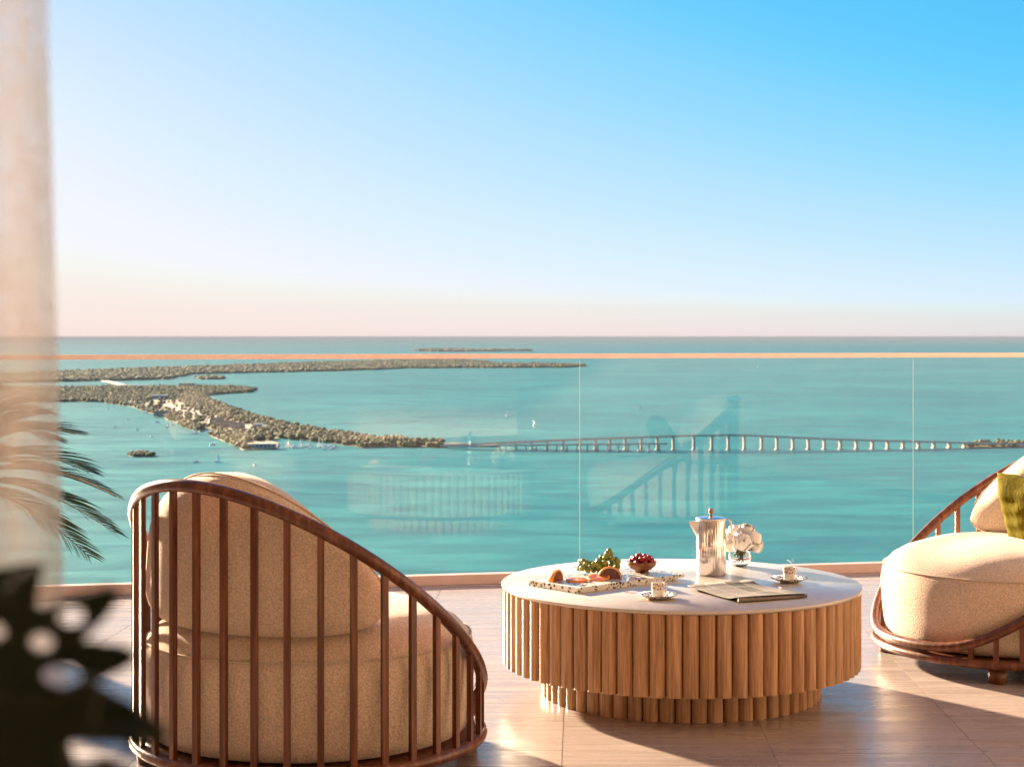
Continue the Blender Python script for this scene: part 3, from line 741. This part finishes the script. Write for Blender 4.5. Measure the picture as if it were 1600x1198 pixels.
# ------------------------------------------------------------------ monstera close to the camera
mon = thing('monstera_plant', 'dark split-leaf plant in a pot close by the curtain', 'plant', (-.46, .56, 0))
def pix(px, py, d): return Vector(((px - 800) / FPX * d, d, HC - (py - 526) / FPX * d))
off = Vector((-.46, .56, 0))
def split_leaf(centre, d, tips, holes, body, parent, tilt):
    """flat grid leaf: broad body, pointed lobes running to the tips, oval holes between them; bent a little and given thickness"""
    cx_, cy_ = centre; allx = [q[0] for q in tips] + [cx_ - body]; ally = [q[1] for q in tips] + [cy_ - body, cy_ + body]
    x0, x1, y0, y1 = min(allx), max(allx), min(ally), max(ally); st = 4.0
    nx, ny = int((x1 - x0) / st) + 1, int((y1 - y0) / st) + 1; V, F, idx = [], [], {}
    def inside(x, y):
        for hx, hy, ha, hb in holes:
            if ((x - hx) / ha) ** 2 + ((y - hy) / hb) ** 2 < 1: return False
        if math.hypot(x - cx_, y - cy_) < body: return True
        for tx_, ty_, w in tips:
            dx, dy = tx_ - cx_, ty_ - cy_; L = math.hypot(dx, dy); u = ((x - cx_) * dx + (y - cy_) * dy) / L / L
            if 0 < u < 1:
                v = abs((x - cx_) * dy - (y - cy_) * dx) / L
                if v < w * math.sqrt(max(0, 1 - u)) * min(1, .55 + 1.1 * u): return True
        return False
    def vid(i, j):
        if (i, j) not in idx:
            x, y = x0 + i * st, y0 + j * st; r = math.hypot(x - cx_, y - cy_) / 300
            dd = d + tilt * (x - cx_) / FPX * d - .03 * r * r * d
            idx[(i, j)] = len(V); V.append(pix(x, y, dd) - off)
        return idx[(i, j)]
    for i in range(nx):
        for j in range(ny):
            if inside(x0 + (i + .5) * st, y0 + (j + .5) * st): F.append((vid(i, j), vid(i + 1, j), vid(i + 1, j + 1), vid(i, j + 1)))
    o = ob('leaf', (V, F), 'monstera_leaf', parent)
    md = o.modifiers.new('thick', 'SOLIDIFY'); md.thickness = .0007
    b = pix(cx_, cy_, d) - off
    ob('stem', tube([b, b + Vector((-.012, .0, -.02)), b + Vector((-.03, .0, -.10)), Vector((b.x * .35, b.y * .3, .62)), Vector((b.x * .1, b.y * .1, .27))], [.0016, .0022, .003, .005, .006], 8), 'monstera_stem', parent)
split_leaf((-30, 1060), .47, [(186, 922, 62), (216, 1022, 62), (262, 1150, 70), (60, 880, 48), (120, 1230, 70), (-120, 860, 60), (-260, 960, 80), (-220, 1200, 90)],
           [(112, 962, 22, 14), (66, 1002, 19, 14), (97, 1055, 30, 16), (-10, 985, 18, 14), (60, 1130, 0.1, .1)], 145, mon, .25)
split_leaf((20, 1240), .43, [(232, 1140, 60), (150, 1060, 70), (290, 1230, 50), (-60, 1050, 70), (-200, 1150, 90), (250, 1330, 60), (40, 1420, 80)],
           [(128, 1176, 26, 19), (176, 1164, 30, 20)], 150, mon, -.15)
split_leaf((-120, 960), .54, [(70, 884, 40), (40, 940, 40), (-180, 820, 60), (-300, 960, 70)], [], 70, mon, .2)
mp_ = thing('plant_pot', 'dark round pot of the split-leaf plant on the floor', 'pot', (-.46, .56, .0005))
ob('vessel', lathe([(.11, 0), (.12, .01), (.15, .20), (.155, .30), (.148, .304), (.138, .285), (.01, .28)], 40), 'planter_dark', mp_)
ob('soil', lathe([(.001, .289), (.1375, .287)], 32, False), 'potting_soil', mp_)

# ------------------------------------------------------------------ sea and land
ZS = -205.0; HS = HC - ZS
rad = [0] + list(np.geomspace(150, 160000, 44)); n = 128; V, F = [(0, 0, ZS)], []
for r in rad[1:]:
    for k in range(n): a = 2 * math.pi * k / n; V.append((r * math.cos(a), r * math.sin(a), ZS))
for k in range(n): F.append((0, 1 + k, 1 + (k + 1) % n))
for j in range(len(rad) - 2):
    for k in range(n): a = 1 + j * n; F.append((a + k, a + n + k, a + n + (k + 1) % n, a + (k + 1) % n))
tag(ob('sea', (V, F), 'sea_water', smooth=False), None, None, None, 'structure')
def sea_pt(px, py):
    d = FPX * HS / (py - 526.0); return ((px - 800) / FPX * d, d)
def in_poly(P, q):
    x, y = q[:, 0], q[:, 1]; c = np.zeros(len(q), bool); n = len(P)
    for i in range(n):
        x0, y0 = P[i]; x1, y1 = P[i - 1]
        with np.errstate(divide='ignore', invalid='ignore'):
            c ^= ((y0 > y) != (y1 > y)) & (x < (x1 - x0) * (y - y0) / (y1 - y0 + 1e-12) + x0)
    return c
def roughen(P, amp, seed):
    g = np.random.default_rng(seed); out = []
    for i, p in enumerate(P):
        q = P[(i + 1) % len(P)]; L = math.hypot(q[0] - p[0], q[1] - p[1]); k = max(1, min(14, int(L / 120)))
        for s in range(k):
            u = s / k; a = amp * min(1, L / 400) * (0 if s == 0 else 1)
            out.append((p[0] + (q[0] - p[0]) * u + g.normal(0, a), p[1] + (q[1] - p[1]) * u + g.normal(0, a)))
    return out
def land(name, pix_poly, h, amp, seed, mat='land_soil'):
    P = roughen([sea_pt(*p) for p in pix_poly], amp, seed)
    import bmesh
    bm = bmesh.new(); vs = [bm.verts.new((x, y, ZS + h)) for x, y in P]
    f = bm.faces.new(vs); f.normal_update()
    ext = bmesh.ops.extrude_face_region(bm, geom=[f]); lo = [e for e in ext['geom'] if isinstance(e, bmesh.types.BMVert)]
    for v in lo: v.co.z = ZS - 1.0 + .5
    bmesh.ops.triangulate(bm, faces=bm.faces[:]); bmesh.ops.recalc_face_normals(bm, faces=bm.faces[:])
    me = bpy.data.meshes.new(name); bm.to_mesh(me); bm.free(); me.materials.append(M[mat])
    tag(link(name, me), None, None, None, 'structure'); return P
ico_v = []; ph = (1 + 5 ** .5) / 2
for a, b in ((1, ph), (-1, ph), (1, -ph), (-1, -ph)): ico_v += [(0, a, b), (a, b, 0), (b, 0, a)]
ico_v = np.array(ico_v) / math.hypot(1, ph)
ico_f = [(i, j, k) for i in range(12) for j in range(i + 1, 12) for k in range(j + 1, 12)
         if all(abs(np.linalg.norm(ico_v[p] - ico_v[q]) - 1.0515) < .01 for p, q in ((i, j), (j, k), (i, k)))]
ico_f = [f if np.dot(np.cross(ico_v[f[1]] - ico_v[f[0]], ico_v[f[2]] - ico_v[f[0]]), ico_v[f[0]]) > 0 else (f[0], f[2], f[1]) for f in ico_f]
def woods(name, label, P, cnt, r0, r1, h, seed, holes=(), z0=ZS + 1.0, palms=0):
    g = np.random.default_rng(seed); A = np.array(P); lo, hi = A.min(0), A.max(0)
    q = lo + (hi - lo) * g.random((cnt * 12, 2)); q = q[in_poly(P, q)]
    for Hh in holes: q = q[~in_poly(Hh, q)]
    q = q[:cnt]; N = len(q)
    rr = r0 + (r1 - r0) * g.random(N) ** 1.6; clump = np.sin(q[:, 0] / 37) * np.sin(q[:, 1] / 53) + .6 * np.sin(q[:, 0] / 13 + q[:, 1] / 29); hh = h * (.95 + .16 * clump) * (.8 + .4 * g.random(N))
    V = np.empty((N, 12, 3)); rot = g.random(N) * 6.28
    c, s = np.cos(rot)[:, None], np.sin(rot)[:, None]; jit = 1 + .35 * (g.random((N, 12)) - .5)
    bx, by, bz = (ico_v[:, 0] * jit), (ico_v[:, 1] * jit), (ico_v[:, 2] * jit)
    V[:, :, 0] = q[:, :1] + rr[:, None] * (bx * c - by * s); V[:, :, 1] = q[:, 1:] + rr[:, None] * (bx * s + by * c)
    V[:, :, 2] = z0 + hh[:, None] * (.5 + .55 * bz)
    F = (np.array(ico_f)[None] + 12 * np.arange(N)[:, None, None]).reshape(-1, 3)
    o = ob(name, (V.reshape(-1, 3), F), 'far_foliage', None, True)
    return tag(o, label, 'trees', None, 'stuff')
PA = land('island_far', [(-300, 592), (0, 586), (102, 581), (305, 574), (530, 566), (680, 561.5), (760, 565), (775, 568.5), (890, 569.5), (923, 572.5), (880, 574.5), (756, 575), (631, 575.5), (594, 578), (455, 581.5), (305, 584.5), (262, 593), (180, 595), (102, 596.5), (-300, 602)], 2, 18, 1)
woods('far_wood', 'low hazy band of trees on the far long island', PA, 19000, 9, 22, 13, 1)
PB = land('islet_far', [(305, 590), (325, 588.5), (350, 589.5), (348, 592.5), (312, 593)], 1.5, 4, 2)
woods('islet_wood', 'small tree-covered islet in front of the long island', PB, 160, 9, 18, 10, 2)
PC = land('island_horizon', [(650, 547.4), (690, 546.6), (820, 547.6), (832, 548.6), (700, 549.6), (655, 548.8)], 3, 20, 3)
woods('horizon_wood', 'faint strip of trees just under the horizon', PC, 900, 30, 60, 26, 3)
PK = [(-300, 606), (80, 607), (174, 605), (260, 605), (305, 604), (380, 606), (402, 608.5), (395, 613), (345, 616), (318, 619), (326, 624), (345, 632), (365, 639), (406, 653), (455, 666), (530, 677), (597, 688), (680, 691.5), (780, 695.5), (780, 698.5), (680, 698.8), (601, 698.5), (567, 699.5), (525, 694), (470, 688), (438, 685), (420, 688), (436, 693), (432, 702), (380, 704), (354, 691), (327, 680), (345, 673), (318, 671), (312, 675), (292, 669), (260, 656), (204, 635), (155, 628), (102, 628), (-300, 634)]
PKw = land('island_near', PK, 1.6, 5, 4)
hl = lambda pts: [sea_pt(*p) for p in pts]
H1 = hl([(208, 631), (250, 622), (276, 624), (300, 638), (352, 654), (400, 667), (396, 682), (345, 672), (318, 670), (296, 660), (270, 650)])
H2 = hl([(386, 690), (436, 690), (436, 704), (386, 704)])
H3 = hl([(425, 682), (445, 686), (440, 692), (425, 690)])
H4 = hl([(690, 690), (790, 693), (790, 700), (690, 700)])
woods('shore_wood', 'olive trees covering the near island and causeway spit', PKw, 17000, 4, 9.5, 9.5, 4, (H1, H2, H3, H4))
woods('park_trees', 'scattered trees among the island buildings', H1, 170, 4, 8, 8, 14)
woods('point_trees', 'trees on the small point beside the marina', hl([(354, 690), (372, 680), (388, 684), (386, 702), (372, 700)]), 200, 4, 8, 9, 15)
woods('spit_palms', 'thin row of palms on the end of the spit', hl([(600, 690), (680, 693), (682, 696), (600, 696)]), 110, 3, 7, 13, 16)
# paved clearing
tag(ob('clearing', prism([(x, y) for x, y in hl([(252, 630), (280, 633), (320, 646), (350, 656), (330, 661), (300, 655), (270, 645)])], ZS + 1.7, ZS + 2.0), 'paved_flat', smooth=False), None, None, None, 'structure')
tag(ob('quay', prism([(x, y) for x, y in hl([(345, 667), (400, 666), (432, 679), (425, 684), (400, 684)])], ZS + 1.7, ZS + 2.1), 'paved_flat', smooth=False), None, None, None, 'structure')
PI = land('mangrove_islet', [(200, 711), (218, 708.5), (242, 710.5), (238, 713.5), (206, 713.8)], .8, 2, 5)
woods('mangrove', 'low dark mangrove clump alone in the bay', PI, 90, 3, 6, 6, 5)
PR = land('islet_bridgehead', [(1500, 698), (1530, 694.5), (1600, 692), (1720, 690), (1720, 696.5), (1600, 698.5), (1520, 700)], 2, 3, 6)
woods('bridgehead_trees', 'palms and bushes where the bridge lands', PR, 170, 3, 7, 9, 6)

def building(label, px, py, w, d, h, mat, roof, az=0.0, pitched=False):
    x, y = sea_pt(px, py)
    b = thing('building', label, 'building', (x, y, ZS + 1.5), az, 'island buildings')
    ob('wall', box(-w / 2, w / 2, -d / 2, d / 2, 0, h), mat, b, False)
    if pitched:
        V = [(-w / 2 - .6, -d / 2 - .6, h), (w / 2 + .6, -d / 2 - .6, h), (w / 2 + .6, d / 2 + .6, h), (-w / 2 - .6, d / 2 + .6, h), (-w / 2 + d * .3, 0, h + d * .28), (w / 2 - d * .3, 0, h + d * .28)]
        ob('roof', (V, [(0, 1, 5, 4), (1, 2, 5), (2, 3, 4, 5), (3, 0, 4), (3, 2, 1, 0)]), roof, b, False)
    else:
        ob('roof', box(-w / 2 - .3, w / 2 + .3, -d / 2 - .3, d / 2 + .3, h + .003, h + .9), roof, b, False)
    nw = max(2, int(w / 7))
    for k in range(nw):
        xw = -w / 2 + w * (k + .5) / nw
        ob('window', box(xw - w / nw * .28, xw + w / nw * .28, -d / 2 - .12, -d / 2 - .003, h * .35, h * .72), 'dark_pane', b, False)
    return b
building('long low waterside building with pale flat roof on the marina point', 409, 701, 52, 22, 8, 'concrete', 'pale_roof', .05)
building('bright white building among trees beside the paved clearing', 250, 624, 52, 24, 13, 'white_wall', 'boat_white', .2)
building('pinkish house with red roof above the marina, widest of its row', 352, 668, 46, 20, 10, 'pink_wall', 'terracotta_roof', -.2, True)
building('pinkish house with red roof next to the white block', 372, 671, 30, 18, 9, 'pink_wall', 'terracotta_roof', .1, True)
building('pink house with red roof at the edge of the clearing', 338, 662, 36, 18, 9, 'pink_wall', 'terracotta_roof', .3, True)
building('small white block at the tree line above the marina', 403, 673, 17, 14, 14, 'white_wall', 'boat_white', 0)
building('white shed beside the small block at the tree line', 413, 672, 22, 12, 9, 'white_wall', 'pale_roof', 0)
building('sandy waterside pavilion on the near shore of the island', 256, 651, 48, 22, 8, 'pink_wall', 'terracotta_roof', -.3, True)
building('white hangar by the far shore of the island', 292, 604, 60, 30, 14, 'white_wall', 'pale_roof', 0)
building('white hall by the little approach bridge', 215, 606, 90, 40, 10, 'white_wall', 'boat_white', 0)
building('grey depot at the near corner of the clearing', 209, 632, 40, 22, 8, 'concrete', 'pale_roof', -.4)
building('small pink kiosk on the sandy marina beach', 333, 679, 18, 12, 5, 'pink_wall', 'pale_roof', -.4)
building('low grey store behind the marina trees', 362, 681, 24, 14, 7, 'concrete', 'terracotta_roof', .1, True)

# bridges
def bridge(label, deck, xs, base_y, pier_w, th, wid, group=None, name='causeway_bridge'):
    pts = []
    for px, py in deck:
        d = FPX * HS / (base_y(px) - 526.0); pts.append(Vector(((px - 800) / FPX * d, d, HC - (py - 526) / FPX * d)))
    b = thing(name, label, 'bridge', (pts[0].x, pts[0].y, ZS)); o0 = pts[0].copy(); o0.z = ZS
    V, F = [], []
    for i, p in enumerate(pts):
        tg = (pts[min(i + 1, len(pts) - 1)] - pts[max(i - 1, 0)]); s = Vector((-tg.y, tg.x, 0)).normalized() * wid / 2; p = p - o0
        V += [p - s, p + s, p + s - Vector((0, 0, th)), p - s - Vector((0, 0, th))]
    for i in range(len(pts) - 1):
        for k in range(4): F.append((4 * i + k, 4 * i + (k + 1) % 4, 4 * i + 4 + (k + 1) % 4, 4 * i + 4 + k))
    F += [(3, 2, 1, 0), tuple(4 * (len(pts) - 1) + k for k in range(4))]
    dk = ob('deck', (V, F), 'concrete', b, False)
    for sgn in (-1, 1):
        V, F = [], []
        for i, p in enumerate(pts):
            tg = (pts[min(i + 1, len(pts) - 1)] - pts[max(i - 1, 0)]); nn = Vector((-tg.y, tg.x, 0)).normalized(); c = p - o0 + nn * sgn * (wid / 2 - .3)
            V += [c + Vector((0, 0, .01)), c + Vector((0, 0, 1.0)), c + Vector((0, 0, 1.0)) - nn * sgn * .3, c + Vector((0, 0, .01)) - nn * sgn * .3]
        for i in range(len(pts) - 1):
            for k in range(4): F.append((4 * i + k, 4 * i + (k + 1) % 4, 4 * i + 4 + (k + 1) % 4, 4 * i + 4 + k))
        ob('parapet', (V, F), 'concrete', dk, False)
    dx = [p[0] for p in deck]
    for px in xs:
        py = float(np.interp(px, dx, [p[1] for p in deck])); d = FPX * HS / (base_y(px) - 526.0)
        top = HC - (py - 526) / FPX * d - th - ZS - .02; x = (px - 800) / FPX * d
        loc = (x - o0.x, d - o0.y, 0)
        ob('pier', join(box(-pier_w / 2, pier_w / 2, -wid * .36, -wid * .16, -.4, top - 1.2), box(-pier_w / 2, pier_w / 2, wid * .16, wid * .36, -.4, top - 1.2),
                        box(-pier_w * .55, pier_w * .55, -wid * .42, wid * .42, top - 1.19, top), box(-pier_w * .9, pier_w * .9, -wid * .40, wid * .40, -.5, 1.4)), 'concrete', b, False, loc)
    return b
by = lambda px: float(np.interp(px, [640, 780, 1084, 1215, 1387, 1483, 1640], [698, 701.5, 702.6, 702.4, 701.2, 699.6, 697.5]))
bridge('long concrete causeway bridge arching high over the bay', [(690, 695.0), (740, 693.2), (780, 691.3), (831, 689.2), (880, 686.8), (930, 685), (977, 683.4), (1027, 681.6), (1084, 679.8), (1138, 679.2), (1170, 679.4), (1214, 681.6), (1263, 683.9), (1313, 686), (1387, 688), (1459, 689.6), (1520, 691.4), (1600, 693.2)],
       [780, 806, 831, 855, 880, 906, 930, 953, 977, 1002, 1027, 1052, 1084, 1112, 1138, 1163, 1190, 1214, 1239, 1263, 1288, 1313, 1338, 1363, 1387, 1411, 1435, 1459, 1483, 1507], by, 4.2, 2.2, 16)
by2 = lambda px: by(px) + 2.2
bridge('low old fishing bridge running beside the tall causeway bridge', [(700, 697.5), (780, 695.5), (900, 694), (1042, 692.6)], [790 + 16 * k for k in range(16)], by2, 2.2, 1.6, 9, name='fishing_bridge')
by3 = lambda px: float(np.interp(px, [160, 205], [596, 607]))
bridge('small pale approach bridge between the two islands', [(163, 594.4), (180, 598.2), (205, 605.2)], [170, 177, 184, 191, 198], by3, 4, 2.5, 30, name='approach_bridge')

# boats
def make_boat(kind):
    V, F = [], []; n = 8; L, W, H = 6.0, 1.9, 1.6
    for i in range(n + 1):
        u = i / n; w = W * (1 - max(0, (u - .45) / .55) ** 2.2) * (.86 if u < .02 else 1); x = -L + 2 * L * u; zz = H + .5 * u * u
        V += [(x, -w - .01, zz), (x, -w * .55 - .01, -.3), (x, w * .55 + .01, -.3), (x, w + .01, zz)]
    for i in range(n):
        for k in range(4): F.append((4 * i + k, 4 * i + 4 + k, 4 * i + 4 + (k + 1) % 4, 4 * i + (k + 1) % 4))
    F += [(0, 1, 2, 3), (4 * n + 3, 4 * n + 2, 4 * n + 1, 4 * n)]
    b = link('boat', None)
    ob('hull', (V, F), 'boat_white', b, False)
    ob('cabin', join(box(-3.2, 1.6, -1.2, 1.2, H + .35, H + 1.7), box(-2.6, .6, -1.0, 1.0, H + 1.7, H + 2.1)), 'boat_white', b, False)
    ob('windscreen', box(1.603, 1.7, -1.1, 1.1, H + .8, H + 1.5), 'dark_pane', b, False)
    if kind:
        ob('mast', tube([(.4, 0, H + 2.0), (.4, 0, H + 14)], .14, 6), 'boat_white', b)
        ob('sail', ([(.2, .02, H + 3.2), (-5, .25, H + 3.3), (.2, .02, H + 13.5), (.2, -.04, H + 3.2), (-5, .15, H + 3.3), (.2, -.04, H + 13.5)], [(0, 1, 2), (5, 4, 3), (0, 2, 5, 3), (0, 3, 4, 1), (1, 4, 5, 2)]), 'boat_white', b, False)
    return b
proto = [None, None]
def boat(px, py, kind, az, label, group):
    if proto[kind] is None: b = proto[kind] = make_boat(kind)
    else: b = copy_tree(proto[kind])
    x, y = sea_pt(px, py); b.location = (x, y, ZS); b.rotation_euler.z = az; tag(b, label, 'boat', group); return b
for px, py, az in [(793, 650, .4), (834, 665, 1.9), (1184, 574.5, .3), (1000, 637, .9)]:
    boat(px, py, 1, az, 'small white sailing boat out on the open bay beyond the bridge', 'sailing boats on the open bay')
g = np.random.default_rng(11)
for k in range(30):
    px, py = 445 + 80 * g.random(), 0
    py = 693 + (px - 445) * .055 + 6 * g.random()
    boat(px, py, int(g.random() < .3), g.normal(1.2, .3), 'white boat moored in the marina by the island point', 'boats moored in the marina')
for px, py in [(228, 645), (246, 660), (262, 668), (270, 664), (284, 649), (298, 652), (305, 678), (215, 672), (332, 695), (306, 722), (340, 722), (398, 727), (236, 682), (200, 655), (180, 668), (168, 640)]:
    boat(px, py, int(g.random() < .4), g.random() * 6, 'small boat anchored in the quiet bay before the island', 'boats anchored in the bay')

# ------------------------------------------------------------------ haze
t = NT('haze_air'); t.n.remove(t.bsdf); vs = t.node('ShaderNodeVolumePrincipled')
vs.inputs['Density'].default_value = 2.2e-5; vs.inputs['Color'].default_value = (.175, .225, .285, 1); vs.inputs['Anisotropy'].default_value = 0.0
t.l.new(vs.outputs[0], t.out.inputs['Volume']); M['haze_air'] = t.m
hz = ob('haze', box(-170000, 170000, -170000, 170000, ZS - 1.5, 5.0), 'haze_air', None, False)
tag(hz, 'thin pale sea haze filling the air over the bay', 'haze', None, 'stuff')
